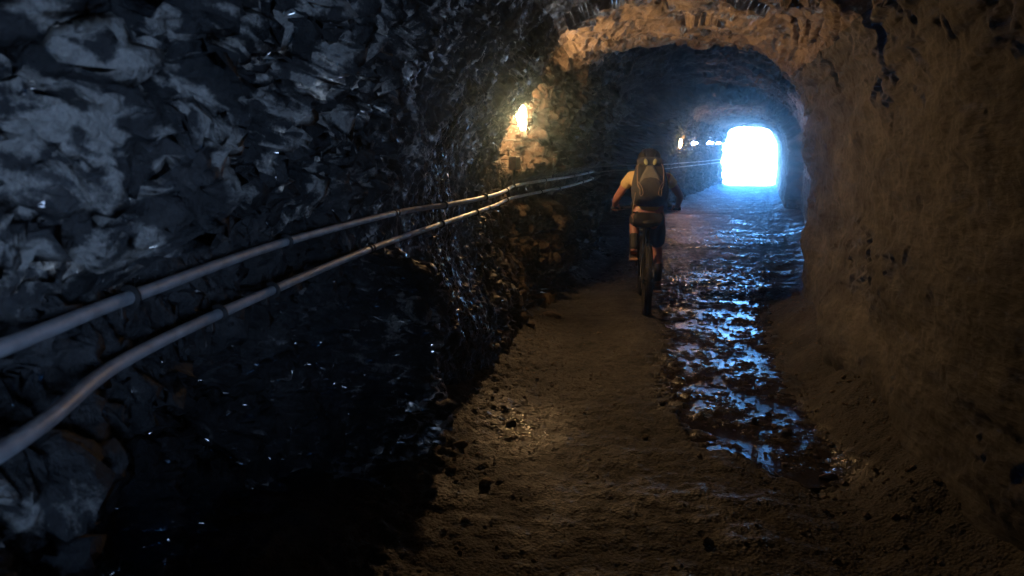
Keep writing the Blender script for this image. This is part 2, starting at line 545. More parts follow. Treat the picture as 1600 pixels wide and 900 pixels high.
# shape of the near left wall as in the photo: (y, z, sigma y, sigma z, how far it stands out); one unseen bulge added
LEFT_BUMPS = [
    (3.85, 0.50, 0.30, 0.70, 0.36), (0.95, 0.45, 0.20, 0.50, 0.26), (0.05, 0.30, 0.35, 0.66, 0.30),  # last bulge is out of view, added to shade the lower wall
    (4.45, 0.20, 0.30, 0.28, -0.16), (4.95, 0.35, 0.40, 0.45, 0.45), (4.9, 1.75, 0.40, 0.30, 0.07),
    (2.4, 2.05, 0.9, 0.30, 0.14), (3.4, 1.75, 0.4, 0.25, -0.10), (1.5, 1.75, 0.35, 0.2, 0.05),
    (5.9, 0.9, 0.20, 0.8, -0.10), (6.45, 0.6, 0.25, 0.6, 0.08), (6.4, 2.25, 0.5, 0.22, 0.10),
    (7.15, 2.0, 0.48, 0.42, -0.32), (7.25, 1.52, 0.16, 0.12, 0.07), (8.6, 1.7, 0.40, 0.6, 0.10),
    (8.6, 0.6, 0.30, 0.7, 0.07), (9.6, 0.9, 0.3, 0.8, -0.08), (10.6, 0.8, 0.4, 0.9, 0.06), (13.3, 1.4, 0.35, 1.2, 0.05)]
for (by, bz, sy_, sz_, amp) in LEFT_BUMPS:
    d += wL * amp * np.exp(-((yy - by) / sy_) ** 2 - ((zz - bz) / sz_) ** 2)
d += wL * (1 - smooth(0.35, 1.05, zz)) * np.interp(yy, [2.8, 3.5, 4.1, 4.67, 5.6, 6.3, 7.0, 8.5, 11, 13], [0, .06, .04, .10, .08, .04, .12, .10, .05, 0])
for (by, bz, sy_, sz_, amp) in [(7.9, 0.9, 0.5, 1.2, 0.05), (7.9, 1.65, 0.3, 0.22, 0.07), (8.1, 0.7, 0.3, 0.18, 0.06), (7.8, 2.2, 0.4, 0.2, -0.07), (8.2, 1.2, 0.3, 0.15, -0.06), (5.6, 0.2, 0.9, 0.45, 0.16), (3.6, 0.15, 1.0, 0.4, 0.08), (5.0, 1.9, 0.5, 0.3, 0.05)]:
    d += wR * amp * np.exp(-((yy - by) / sy_) ** 2 - ((zz - bz) / sz_) ** 2)
# the black hollow under the conduits
d -= wL * 0.42 * np.exp(-((yy - 2.35) / 0.95) ** 6 - ((zz - 0.40) / 0.62) ** 6)
calm = np.where(yy > 26, 0.75 + 0.15 * smooth(36, 39, yy), 1.0)
plat = np.exp(-((yy - 4.75) / 0.98) ** 6) * wL
V = P - nn * (d * calm * (1 - 0.75 * plat))[:, None]
PT = P * np.stack([np.full(len(P), 4.0), 4.0 - 2.8 * wR, np.full(len(P), 4.0)], -1).astype(np.float32)
V = V + (0.04 - 0.015 * wR)[:, None] * np.stack([perlin(PT, 71), perlin(PT, 72), perlin(PT, 73)], -1)
# --- stage 2: hand-sized fractures, read at the pushed-out points so nothing smears
n1_ = grid_normals(V); n1_ = 0.6 * n1_ - 0.4 * nn
A = V.astype(np.float32)
A2 = warped(A, 6.1, 0.04, 64)
f2, e2 = facet(A2 * f32(4.2, 4.2, 3.2), 2, 1.2, 0.5); f2 = f2 * (1 - 0.75 * wL * (1 - smooth(0, 0.35, e2)))
_, h2 = facet(A2 * f32(8.0, 7.5, 7.0) + 4.7, 7)
g2, eg = facet(A2 * f32(5.0, 1.5, 5.0), 12, 1.2, 0.35); g2 = g2 * (1 - 0.75 * wR * (1 - smooth(0, 0.35, eg)))
rid = fbm(A2 * f32(3.0, 3.0, 2.0), 4, 20, 0.55, True)
d2 = wL * (0.055 * f2 + 0.085 * (np.exp(-(h2 / 0.26) ** 1.4) - 0.35) + 0.035 * (rid - 0.5)) + wC * (0.042 * g2 + 0.016 * (rid - 0.5)) + wR * (0.024 * g2 + 0.012 * fbm(A2 * f32(3.2, 0.95, 3.2), 3, 130, 0.55))
V = V + n1_ * (d2 * calm * (1 - 0.72 * plat))[:, None]
# conduits stand clear of the rock
pipex = np.interp(V[:, 1], _upy, _upx) - 0.055
pipex = pipex + (0.03 + 0.24 * smooth(3.0, 3.6, V[:, 1])) * (1 - smooth(0.1, 1.05, V[:, 2])) + 0.35 * smooth(1.5, 2.3, V[:, 2])
band = np.exp(-((V[:, 2] - 1.24) / 0.15) ** 4)
band = np.maximum(band, smooth(4.3, 4.7, V[:, 1]) * (1 - smooth(7.0, 7.6, V[:, 1])) * (1 - smooth(1.8, 2.3, V[:, 2]))) * (pt_.reshape(-1) < 0.36)
over = np.maximum(V[:, 0] - pipex, 0)
V[:, 0] -= (over + np.clip(over * 3, 0, 1) * (0.01 + 0.05 * (1 + f2))) * np.clip(band * 1.15, 0, 1)
# clear space round the near lamp
lp0 = np.array([0.09, 7.22, 1.92])
dv = (V - lp0) / np.array([1.0, 1.0, 1.35])
rl = np.linalg.norm(dv, axis=1) + 1e-6
push = np.where(rl < 0.40, (0.40 - rl) * 0.85, 0)
V = V + dv / rl[:, None] * push[:, None] * np.array([1.0, 1.0, 1.35])
# --- stage 3: chips and grit
n2_ = grid_normals(V); n2_ = 0.7 * n2_ - 0.3 * nn
A = V.astype(np.float32)
A3 = warped(A, 14.0, 0.012, 84)
f3, _ = facet(A3 * f32(11., 11., 9.), 3, 1.2, 0.5)
_, h3 = facet(A3 * f32(20., 19., 18.) + 2.2, 8)
g3, eg3 = facet(A3 * f32(14., 4.2, 14.), 13, 1.2, 0.4); graw = g3.copy(); chips = smooth(0.05, 0.5, perlin(A * f32(1.6, 0.8, 1.6), 190)); g3 = g3 * (1 - 0.8 * wR * (1 - smooth(0, 0.3, eg3)))
fine = fbm(A * np.stack([np.full(len(P), 28.0), 28.0 - 19.5 * wR, np.full(len(P), 28.0)], -1).astype(np.float32), 3, 40, 0.6)
d3 = wL * (0.032 * f3 + 0.030 * (np.exp(-(h3 / 0.3) ** 1.4) - 0.35) + 0.006 * fine) + wC * (0.018 * g3 + 0.004 * fine) + wR * (0.010 * g3 + chips * 0.030 * graw + 0.005 * fine)
V = V + n2_ * (d3 * calm * (1 - 0.5 * plat))[:, None]
P_W2 = warped(V.astype(np.float32), 6.0, 0.05, 94)
# keep the lens clear
V = V.reshape(NY, NT, 3)
# cliff faces round both mouths: the last rings flare outwards
def flare(ring, yv, sgn):
    rings = []
    c = np.array([(XL(np.array([yv]))[0] + XR(np.array([yv]))[0]) / 2, yv, 0.6])
    for k, s in enumerate((1.25, 1.7, 2.4, 3.4)):
        r = c + (ring - c) * s
        r[:, 1] = yv + sgn * 0.15 * (k + 1) + 0.25 * perlin((r * 0.7).astype(np.float32), 91)
        r[:, 2] = np.maximum(r[:, 2], -0.5)
        rings.append(r)
    return rings
fr0 = flare(V[0], Y_BACK, 1.0)
fr1 = flare(V[-1], Y_EXIT, -1.0)
V = np.concatenate([np.stack(fr0[::-1]), V, np.stack(fr1)], 0)
NYF = V.shape[0]
# normals over the whole bore so the three meshes meet without a seam
gy = np.gradient(V, axis=0); gt = np.gradient(V, axis=1)
nrm = np.cross(gy, gt)
nrm /= np.linalg.norm(nrm, axis=2, keepdims=True) + 1e-12
# make normals point into the bore
cx = ((XL(ys) + XR(ys)) / 2)
chk = nrm[NYF // 2, NT // 2, 2]
flip = chk > 0
if flip: nrm = -nrm
# wetness
Vy, Vz, Vx = V[..., 1], V[..., 2], V[..., 0]
Pq = V.reshape(-1, 3).astype(np.float32)
wn_ = fbm(Pq * np.array([2.2, 2.2, 0.8], np.float32), 3, 80).reshape(NYF, NT)
wetL = 1.1 * np.exp(-((Vy - 5.0) / 0.55) ** 4) * (1 - smooth(1.9, 2.4, Vz)) + 0.9 * np.exp(-((Vy - 4.05) / 0.40) ** 4) * (1 - smooth(1.9, 2.3, Vz)) + 0.6 * np.exp(-((Vy - 6.3) / 0.5) ** 4) * (1 - smooth(1.0, 1.5, Vz))
wetL += 0.55 * (Vy > 9)
wetL = np.clip(wetL + 0.4 * wn_ * (Vy > 3.2), 0, 1)
wetC = np.clip(0.3 * (Vy > 9) + 0.5 * wn_, 0, 1)
wetR = np.clip(0.6 * smooth(8.5, 9.5, Vy) + 0.3 * wn_, 0, 1) * smooth(7.5, 9, Vy)
iL = int(np.searchsorted(tt, 0.385)); iR = int(np.searchsorted(tt, 0.66))
tone = smooth(5.6, 6.6, Vy + 0.8 * wn_) + (1 - smooth(5.6, 6.6, Vy)) * smooth(1.9, 2.5, Vz + 0.3 * wn_) * smooth(3.0, 5.0, Vy)
tone = np.clip(tone, 0, 1)
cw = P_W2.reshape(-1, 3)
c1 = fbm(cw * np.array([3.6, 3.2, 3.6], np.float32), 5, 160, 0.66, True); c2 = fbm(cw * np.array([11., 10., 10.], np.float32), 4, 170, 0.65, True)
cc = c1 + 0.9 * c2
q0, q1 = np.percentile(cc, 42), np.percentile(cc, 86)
lit_crust = np.zeros((NYF, NT)); lit_crust[4:4 + NY] = np.clip((cc - q0) / (q1 - q0), 0, 1.2).reshape(NY, NT)
reg = smooth(1.15, 1.6, Vz + 0.25 * wn_) * (1 - 0.65 * smooth(2.6, 4.2, Vy + 0.6 * wn_)) + 0.9 * np.exp(-((Vy - 0.95) / 0.3) ** 4) * (Vz < 1.3) + 0.75 * np.exp(-((Vy - 3.85) / 0.42) ** 4) * (1 - smooth(1.1, 1.5, Vz)) + 0.30 * smooth(3.2, 4.0, Vy) * (1 - smooth(6, 7, Vy))  # pale where light falls, bare in the hollow: light painted into the colour
lit_crust *= np.clip(reg, 0, 1) * (1 - smooth(6.0, 7.0, Vy))
dark = smooth(9.3, 10.6, Vy + 0.5 * wn_) * (1 - smooth(20.5, 22.5, Vy + 0.5 * wn_))     # shade of the wider middle stretch, painted into the rock colour
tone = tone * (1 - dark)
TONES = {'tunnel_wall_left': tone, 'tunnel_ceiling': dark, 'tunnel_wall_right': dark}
def strip(name, a, b_, wet, mat):
    tone = TONES[name]
    v = V[:, a:b_]; n_ = nrm[:, a:b_]
    w = wet[:, a:b_]
    if flip:
        pass
    me = grid_mesh(name, np.ascontiguousarray(v[:, ::-1] if not flip else v), NYF, b_ - a, {'wet': np.ascontiguousarray(w[:, ::-1] if not flip else w), 'lit_crust': np.ascontiguousarray(lit_crust[:, a:b_][:, ::-1] if not flip else lit_crust[:, a:b_]), 'tone': np.ascontiguousarray(tone[:, a:b_][:, ::-1] if not flip else tone[:, a:b_])}, np.ascontiguousarray(n_[:, ::-1] if not flip else n_))
    o = link(name, me, mat)
    o['kind'] = 'structure'
    return o
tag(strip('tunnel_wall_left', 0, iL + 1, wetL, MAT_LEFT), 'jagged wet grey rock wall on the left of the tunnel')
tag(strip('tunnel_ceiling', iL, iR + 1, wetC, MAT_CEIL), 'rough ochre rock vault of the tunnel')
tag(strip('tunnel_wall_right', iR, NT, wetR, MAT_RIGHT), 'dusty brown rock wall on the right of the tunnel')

# ------------------------------------------------------------------ floor, puddles, ground outside
yf = axis([(Y_BACK - 1, 1.8, 0.15), (1.8, 9.0, 0.016), (9.0, 14, 0.035), (14, Y_EXIT + 1.01, 0.1)])
sf = np.linspace(0, 1, 230)
xlf, xrf = XL(yf)[:, None] - 0.45, XR(yf)[:, None] + 0.45
Xf = xlf + (xrf - xlf) * sf[None, :]
Yf = yf[:, None] * np.ones((1, len(sf)))
Q = np.stack([Xf, Yf, np.zeros_like(Xf)], -1).reshape(-1, 3).astype(np.float32)
xf, yf_ = Q[:, 0], Q[:, 1]
# the wet track, read from the photo: centre and half width along y
ty = np.array([2.0, 3.0, 3.6, 4.0, 4.6, 5.2, 6.2, 7.4, 9.0, 12.0, 16, 22, 30, 40])
tc = np.array([1.75, 1.72, 1.62, 1.42, 1.44, 1.50, 1.72, 2.02, 2.35, 3.05, 4.2, 6.2, 9.0, 12.1])
th_ = np.array([0.02, 0.06, 0.18, 0.36, 0.44, 0.46, 0.50, 0.55, 0.85, 1.2, 1.3, 1.4, 1.4, 1.4])
trk = (xf - np.interp(yf_, ty, tc)) / np.interp(yf_, ty, th_)
nA = fbm(Q * 1.6, 3, 100); nB = fbm(Q * np.array([7., 10., 7.], np.float32), 4, 110, 0.6); nC = fbm(Q * np.array([28., 34., 28.], np.float32), 3, 120, 0.6)
fst, fe = facet(Q * np.array([22., 22., 22.], np.float32) + 0.3 * nB[:, None], 5, 0.6, 0.6)
inn = 1 - smooth(0.75, 1.15, np.abs(trk) + 0.35 * nB)
zfl = 0.022 * nA + 0.010 * nB + 0.0035 * nC + 0.0035 * fst
zfl += inn * (-0.014 + 0.003 * nC + 0.003 * fst)
# ruts left and right of the crown
mid = np.interp(yf_, [0, 7.5, 14, 40], [0.75, 1.25, 2.8, 12.0])
zfl += 0.012 * np.cos((xf - mid) * 5.0) * (1 - inn)
# talus against the walls
ul = xf - XL(yf_); ur = XR(yf_) - xf
zfl += 0.16 * (1 - smooth(-0.1, 0.55, ul + 0.15 * nA)) + 0.30 * (1 - smooth(-0.15, 0.42, ur + 0.12 * nA)) * (1 - smooth(7, 8.5, yf_) * 0.6)
zfl += 0.012 * (fst + nB) * (1 - smooth(0.2, 0.9, ul)) 
zfl -= 0.01 * (yf_ > 39.0)
# unseen heap added behind the camera to shade the lower left wall
zfl += (1.3 + 0.25 * nA) * np.exp(-((xf - 1.35) / 1.05) ** 4 - ((yf_ + 1.8) / 0.75) ** 2)
Q[:, 2] = zfl
wetF = np.clip(1.15 * inn + 0.35 * nB * inn, 0, 1) * smooth(3.35, 3.75, yf_)
spot = np.exp(-(((xf - 0.06) / 0.30) ** 2 + ((yf_ - 4.35) / 0.55) ** 2))        # damp gravel below the seeping wall
wetF = np.maximum(wetF, np.clip(0.95 * spot + 0.5 * spot * nB, 0, 1))
wetF *= 1 - 0.35 * smooth(9, 12, yf_) - 0.25 * smooth(14, 20, yf_)
wetF = np.maximum(wetF, np.clip(0.42 + 0.6 * nB + 0.6 * nA, 0, 0.9) * smooth(8.2, 10, yf_) * (1 - 0.2 * smooth(14, 20, yf_)))
wetF = np.maximum(wetF, np.clip(0.12 + 0.5 * nA + 0.4 * nB, 0, 0.4) * (1 - smooth(3.5, 4.5, yf_)) * smooth(0.5, 0.9, ur))
fo = link('tunnel_floor', grid_mesh('tunnel_floor', Q.reshape(len(yf), len(sf), 3)[:, ::-1], len(yf), len(sf), {'wet': wetF.reshape(len(yf), len(sf))[:, ::-1]}), MAT_FLOOR)
tag(fo, 'brown muddy gravel floor of the tunnel', kind='structure')
def floor_z(x, y):
    i = int(np.argmin(np.abs(yf - y)))
    row = Q.reshape(len(yf), len(sf), 3)[i]
    return float(np.interp(x, row[:, 0], row[:, 2]))

# shallow standing water in the low track; mud and pebbles break through it
def water(name, y0, y1, dy, level, label):
    yw = np.arange(y0, y1, dy)
    sw = np.linspace(-1.05, 1.05, 40)
    c, hw = np.interp(yw, ty, tc)[:, None], np.interp(yw, ty, th_)[:, None]
    X = c + hw * sw[None, :]
    Yw = yw[:, None] * np.ones((1, 40))
    Qw = np.stack([X, Yw, np.zeros_like(X)], -1).reshape(-1, 3).astype(np.float32)
    base = 0.022 * fbm(Qw * 1.6, 3, 100)
    Qw[:, 2] = level + base * 0.75
    o = link(name, grid_mesh(name, Qw.reshape(len(yw), 40, 3)[:, ::-1], len(yw), 40), MAT_WATER)
    tag(o, label, kind='structure')
water('puddle', 3.55, 8.4, 0.04, -0.0122, 'shallow blue-glinting water along the right wheel track')
water('puddle', 8.4, 16.0, 0.06, -0.021, 'shallow dark water on the floor beyond the cyclist')

bm = bmesh.new()
bmesh.ops.create_circle(bm, cap_ends=True, radius=70, segments=64)
for v in bm.verts: v.co += Vector((5, 15, -0.55))
tag(link('ground', bm_mesh(bm, 'ground'), MAT_GROUND), 'pale open ground outside the tunnel mouths', kind='structure')
# approach paths that carry the floor out to the open ground
for nm, y0, y1, lab in (('path', Y_EXIT + 0.9, Y_EXIT + 26, 'sunlit gravel path outside the far mouth'), ('path', Y_BACK - 26, Y_BACK - 0.9, 'gravel path outside the near mouth')):
    bm = bmesh.new()
    rows = []
    for i in range(14):
        y = y0 + (y1 - y0) * i / 13
        yc = min(max(y, Y_BACK), Y_EXIT)
        sl = 0.33 if y > 0 else -0.9
        xa, xb = float(XL(np.array([yc]))[0]) - 0.7 + sl * (y - yc), float(XR(np.array([yc]))[0]) + 0.7 + sl * (y - yc)
        rows.append([bm.verts.new((xa + (xb - xa) * k / 8, y, -0.035 + 0.02 * math.sin(k * 2.1 + i))) for k in range(9)])
    for A, B in zip(rows, rows[1:]):
        for k in range(8): bm.faces.new((A[k], A[k + 1], B[k + 1], B[k]))
    tag(link(nm, bm_mesh(bm, nm), MAT_GROUND), lab, kind='structure')
# unseen white slope behind the camera, added to bounce sunlight into the near mouth
ax = np.linspace(-60, 65, 70); ay = np.linspace(0, 1, 50)
AX, AY = np.meshgrid(ax, ay)
HY = -20 - 30 * AY; HX = AX
HZ = -0.6 + 12 * AY ** 0.9
Hq = np.stack([HX, HY, HZ], -1).reshape(-1, 3).astype(np.float32)
Hq[:, 2] += 1.2 * fbm(Hq * 0.12, 4, 150) * np.clip(AY.reshape(-1) * 6, 0, 1)
tag(link('bounce_slope', grid_mesh('bounce_slope', Hq, 50, 70), simple('bounce_white', (0.80, 0.77, 0.71), 0.9, var=0.2, scale=0.8)), 'unseen white slope added to bounce sunlight into the near mouth', kind='structure')
#OBJECTS
# ------------------------------------------------------------------ conduits on the left wall
CAMERA_P = Vector((0, 0, CAM_H))
def route_y(path, y):
    for a, b_ in zip(path, path[1:]):
        if a.y <= y <= b_.y:
            return a.lerp(b_, (y - a.y) / max(b_.y - a.y, 1e-6)), (b_ - a).normalized()
    return path[-1], (path[-1] - path[-2]).normalized()

def conduit(route, rad, couplings, clamps, label):
    root = empty('conduit_pipe', (route[0][0], route[0][1], 0))
    tag(root, label, 'pipe', 'conduit pipes on the left wall')
    off = -root.location
    path = catmull(route, 10)
    cuts = [-99] + sorted(couplings) + [99]
    for a, b_ in zip(cuts, cuts[1:]):
        seg = [p_ for p_ in path if a < p_.y < b_]
        if a > -50: seg.insert(0, route_y(path, a)[0])
        if b_ < 50: seg.append(route_y(path, b_)[0])
        if len(seg) < 2: continue
        bm = bmesh.new()
        tube(bm, [p_ + off for p_ in seg], rad, 14)
        link('pipe_length', bm_mesh(bm, 'pipe_length'), MAT_PIPE, root)
    for y in couplings:
        p_, t = route_y(path, y)
        bm = bmesh.new()
        L = 0.028
        prof = [(-L, rad * 1.02), (-L, rad * 1.22), (-L * .55, rad * 1.26), (-L * .5, rad * 1.16), (L * .5, rad * 1.16), (L * .55, rad * 1.26), (L, rad * 1.22), (L, rad * 1.02)]
        tube(bm, [p_ + off + t * (h + 1e-5 * i) for i, (h, r) in enumerate(prof)], [r for h, r in prof], 14)
        link('coupling', bm_mesh(bm, 'coupling', True), MAT_CLAMP, root)
    for y in clamps:
        p_, t = route_y(path, y)
        side = Vector((-1, 0.15, 0)).normalized()
        bm = bmesh.new()
        n = 14
        ring = []
        for k in range(n + 1):
            a = -0.75 * math.pi + 1.5 * math.pi * k / n
            w = Vector((0, 0, 1))
            ring.append(p_ + off + (-side * math.cos(a) + w * math.sin(a)) * (rad + 0.003))
        tube(bm, ring, 0.0045, 6, sx=1.0, sy=2.2)
        box(bm, p_ + off + side * (rad + 0.012) + Vector((0, 0, -rad - 0.016)), (0.02, 0.016, 0.034), bevel=0.002)
        tube(bm, [p_ + off + side * (rad * 0.8), p_ + off + side * (rad + 0.11)], 0.006, 8)
        tube(bm, [p_ + off + side * (rad + 0.012) + Vector((0, -0.014, -rad - 0.022)), p_ + off + side * (rad + 0.012) + Vector((0, 0.014, -rad - 0.022))], 0.005, 6)
        link('clamp', bm_mesh(bm, 'clamp', False), MAT_CLAMP, root)
    return root
conduit(UP, 0.0148, [3.95, 7.30, 10.6, 13.2, 22.9, 27, 31, 35], [1.60, 2.64, 4.55, 5.35, 6.6, 8.55, 12.2, 22.4, 24.5, 29, 33, 36], 'upper of the two grey metal conduit pipes clamped along the left wall')
conduit(LO, 0.0148, [3.42, 6.05, 9.5, 12.9, 23.4, 28, 32, 36], [2.0, 2.36, 4.65, 5.6, 7.1, 8.6, 11.5, 22.4, 24.5, 29, 33], 'lower of the two grey metal conduit pipes clamped along the left wall')

# ------------------------------------------------------------------ lamps
def lamp(loc, aim, tilt, size, bulbmat, label, wallx):
    """bulb in a socket on a bracket fixed to the rock"""
    root = empty('wall_lamp', loc)
    tag(root, label, 'lamp', 'lamps on the left wall')
    M = Matrix.Rotation(tilt[0], 4, 'X') @ Matrix.Rotation(tilt[1], 4, 'Y')
    s = size
    bm = bmesh.new()   # pear bulb
    prof = [(0.0001, 0.120), (0.018, 0.118), (0.034, 0.108), (0.043, 0.088), (0.046, 0.060), (0.043, 0.025), (0.036, -0.020), (0.028, -0.062), (0.021, -0.085), (0.019, -0.10)]
    lathe(bm, [(r * s, h * s) for r, h in prof], 20, M)
    link('bulb', bm_mesh(bm, 'bulb'), bulbmat, root)
    bm = bmesh.new()
    prof = [(0.0001, -0.097), (0.023, -0.097), (0.026, -0.10), (0.026, -0.145), (0.032, -0.150), (0.032, -0.165), (0.0001, -0.167)]
    lathe(bm, [(r * s, h * s) for r, h in prof], 16, M)
    link('socket', bm_mesh(bm, 'socket'), MAT_CERAMIC, root)
    base = M @ Vector((0, 0, -0.155 * s))
    bm = bmesh.new()
    tube(bm, catmull([base, base + Vector((-0.03, 0.0, -0.035)) * s, base + Vector((-0.10, 0.02, -0.03)) * s, Vector((wallx - loc[0], 0.02, base.z - 0.02))], 5), 0.007 * s, 8)
    link('bracket', bm_mesh(bm, 'bracket'), MAT_CLAMP, root)
    return root
LX, LY, LZ = 0.09, 7.22, 1.915
lamp((LX, LY, LZ), None, (R(6), R(-8)), 1.05, MAT_BULB, 'large glowing yellow bulb nearest the camera in a rock niche', LX - 0.30)
def wall_at(y): return float(XL(np.array([y]))[0])
lamp((5.10, 23.7, 1.90), None, (R(4), R(-6)), 1.15, MAT_BULB_FAR, 'small warm yellow bulb far down the left wall, second from the camera', 4.7)
lamp((6.32, 27.2, 1.96), None, (R(0), R(-88)), 1.4, MAT_BULB_COOL, 'pale white lamp just right of the small warm yellow bulb', 6.0)
lamp((8.2, 32.3, 2.04), None, (R(0), R(-88)), 1.3, MAT_BULB_COOL, 'pale white lamp between the far mouth and the lamp beside the yellow bulb', 7.9)
lamp((9.3, 35.2, 2.07), None, (R(0), R(-88)), 1.2, MAT_BULB_COOL, 'farthest pale white lamp, right at the edge of the bright mouth', 9.0)

# junction box under the near lamp and the one under the second lamp
def junction(loc, size, cable_to, label):
    root = empty('junction_box', loc, (0, 0, R(-28)))
    tag(root, label, 'junction box', 'junction boxes under the lamps')
    sx, sy, sz = size
    bm = bmesh.new(); box(bm, Vector((0, 0, sz / 2)), (sx, sy, sz), bevel=0.004)
    link('case', bm_mesh(bm, 'case', False), MAT_RUST, root)
    bm = bmesh.new(); box(bm, Vector((sx / 2 + 0.004, 0, sz / 2)), (0.008, sy * 0.94, sz * 0.94), bevel=0.002)
    link('lid', bm_mesh(bm, 'lid', False), MAT_LID, root)
    bm = bmesh.new(); box(bm, Vector((0, 0, sz + 0.004)), (sx * 1.12, sy * 1.1, 0.006), bevel=0.002)
    link('top_plate', bm_mesh(bm, 'top_plate', False), MAT_LID, root)
    inv = Matrix.Rotation(R(28), 3, 'Z')
    t = inv @ (Vector(cable_to) - Vector(loc))
    bm = bmesh.new(); tube(bm, catmull([(0, 0, 0.01), (0.0, 0.0, -0.05), (t.x * .6 - .01, t.y * .6, t.z * .6), t], 5), 0.009, 8)
    link('cable', bm_mesh(bm, 'cable'), MAT_CABLE, root)
    for zz_ in (0.02, sz - 0.02):
        tube_obj('mount', [(-sx / 2, 0, zz_), (-sx / 2 - 0.16, 0.05, zz_)], 0.005, MAT_CLAMP, root, 6)
junction((0.02, 7.08, 1.455), (0.075, 0.085, 0.115), (0.02, 7.2, 1.31), 'small rusty junction box on the rock right below the nearest bulb')
junction((5.02, 23.75, 1.50), (0.07, 0.08, 0.16), (5.08, 23.7, 1.32), 'small junction box below the far warm yellow bulb')

# ------------------------------------------------------------------ stones and gravel
def stone_mesh(name, seed, sub=2, flat=0.6, rough=0.25):
    rs = random.Random(seed)
    bm = bmesh.new()
    bmesh.ops.create_icosphere(bm, subdivisions=sub, radius=1)
    planes = [(Vector((rs.gauss(0, 1), rs.gauss(0, 1), rs.gauss(0, 1))).normalized(), rs.uniform(0.55, 0.9)) for _ in range(9)]
    for v in bm.verts:
        c = v.co.copy()
        for n_, dd in planes:
            k = c.dot(n_) - dd
            if k > 0: c -= n_ * k * 0.9
        c *= 1 + rs.uniform(-0.03, 0.03)
        c.z *= flat
        v.co = c
    return bm_mesh(bm, name, False)
def stone(px, py, sx, sy, sz, rz, seed, label, tilt=0.0):
    x, y = un(px, py, 0.02)
    z = floor_z(x, y)
    o = link('loose_stone', stone_mesh('loose_stone', seed, 2, 1.0), MAT_STONE, None, (x, y, z + sz * 0.45), (tilt, 0, rz))
    o.scale = (sx, sy, sz)
    tag(o, label, 'stone', 'loose stones on the tunnel floor')
stone(862, 492, 0.115, 0.07, 0.045, R(-28), 1, 'flat ochre stone lying at the foot of the left wall, largest on the floor')
stone(831, 516, 0.045, 0.035, 0.035, R(20), 2, 'small dark stone just left of the flat ochre stone')
stone(799, 660, 0.035, 0.03, 0.028, R(35), 3, 'dark wet pebble on the glinting gravel under the wet wall')
stone(1295, 737, 0.05, 0.028, 0.022, R(-10), 4, 'pale wet stone at the near end of the glinting puddle')
stone(935, 516, 0.022, 0.02, 0.016, R(10), 5, 'tiny ochre stone on the dry track left of the rear wheel')
stone(1009, 678, 0.028, 0.024, 0.018, R(60), 6, 'small brown stone left of the puddle in mid floor')
stone(1036, 627, 0.026, 0.022, 0.022, R(15), 7, 'dark pebble on the left edge of the glinting puddle')
stone(758, 755, 0.042, 0.032, 0.03, R(75), 8, 'dark angular stone in the gravel in front of the wet wall')
stone(718, 702, 0.05, 0.035, 0.028, R(-15), 9, 'grey stone in the gravel at the foot of the left wall')
stone(705, 735, 0.036, 0.03, 0.022, R(40), 10, 'brownish stone beside the grey one at the left wall')
stone(1243, 470, 0.06, 0.05, 0.05, R(0), 11, 'pale stone at the foot of the right wall corner')
stone(1105, 845, 0.03, 0.025, 0.02, R(0), 12, 'lone small stone low in the middle of the floor')
stone(1440, 655, 0.085, 0.05, 0.035, R(-30), 13, 'pale flat stone on the slope at the right wall')
stone(1230, 672, 0.035, 0.03, 0.03, R(33), 14, 'dark stone standing in the puddle near its right edge')
stone(1180, 655, 0.024, 0.02, 0.022, R(3), 15, 'small dark stone in the middle of the puddle')

rs = random.Random(5)
protos = []
for k in range(6):
    b = bmesh.new(); bmesh.ops.create_icosphere(b, subdivisions=1, radius=1)
    for v in b.verts: v.co = Vector((v.co.x * rs.uniform(.7, 1.2), v.co.y * rs.uniform(.7, 1.1), v.co.z * rs.uniform(.4, .8)))
    protos.append((np.array([v.co[:] for v in b.verts]), np.array([[v.index for v in f.verts] for f in b.faces])))
    b.free()
gv, gf, no = [], [], 0
FG = Q.reshape(len(yf), len(sf), 3)
def add_pebble(x, y, r):
    global no
    pv, pf = protos[rs.randrange(6)]
    a = rs.uniform(0, 6.28); c_, s_ = math.cos(a), math.sin(a)
    v = pv * r * np.array([1, rs.uniform(.7, 1.1), rs.uniform(.7, 1.1)])
    v = np.stack([v[:, 0] * c_ - v[:, 1] * s_ + x, v[:, 0] * s_ + v[:, 1] * c_ + y, v[:, 2] + floor_z(x, y) + r * 0.12], -1)
    gv.append(v); gf.append(pf + no); no += len(v)
for _ in range(1100):      # scree along the foot of the left wall
    y = rs.uniform(2.3, 7.5)
    x = wall_at(y) + 0.15 + abs(rs.gauss(0, 0.33))
    add_pebble(x, y, min(0.003 + rs.expovariate(240), 0.02))
for _ in range(2600):      # scattered over the floor
    y = 2.2 + 7.5 * rs.random() ** 1.3
    x = rs.uniform(wall_at(y) + 0.2, float(XR(np.array([y]))[0]) - 0.1)
    add_pebble(x, y, min(0.0025 + rs.expovariate(380), 0.014))
for _ in range(500):       # right edge
    y = rs.uniform(2.4, 8)
    x = float(XR(np.array([y]))[0]) - abs(rs.gauss(0, 0.4))
    add_pebble(x, y, min(0.004 + rs.expovariate(170), 0.025))
gv = np.concatenate(gv); gf = np.concatenate(gf)
me = bpy.data.meshes.new('gravel')
me.from_pydata(gv.tolist(), [], gf.tolist())
tag(link('gravel', me, MAT_STONE), 'loose gravel and pebbles strewn over the muddy floor', 'gravel', kind='stuff')

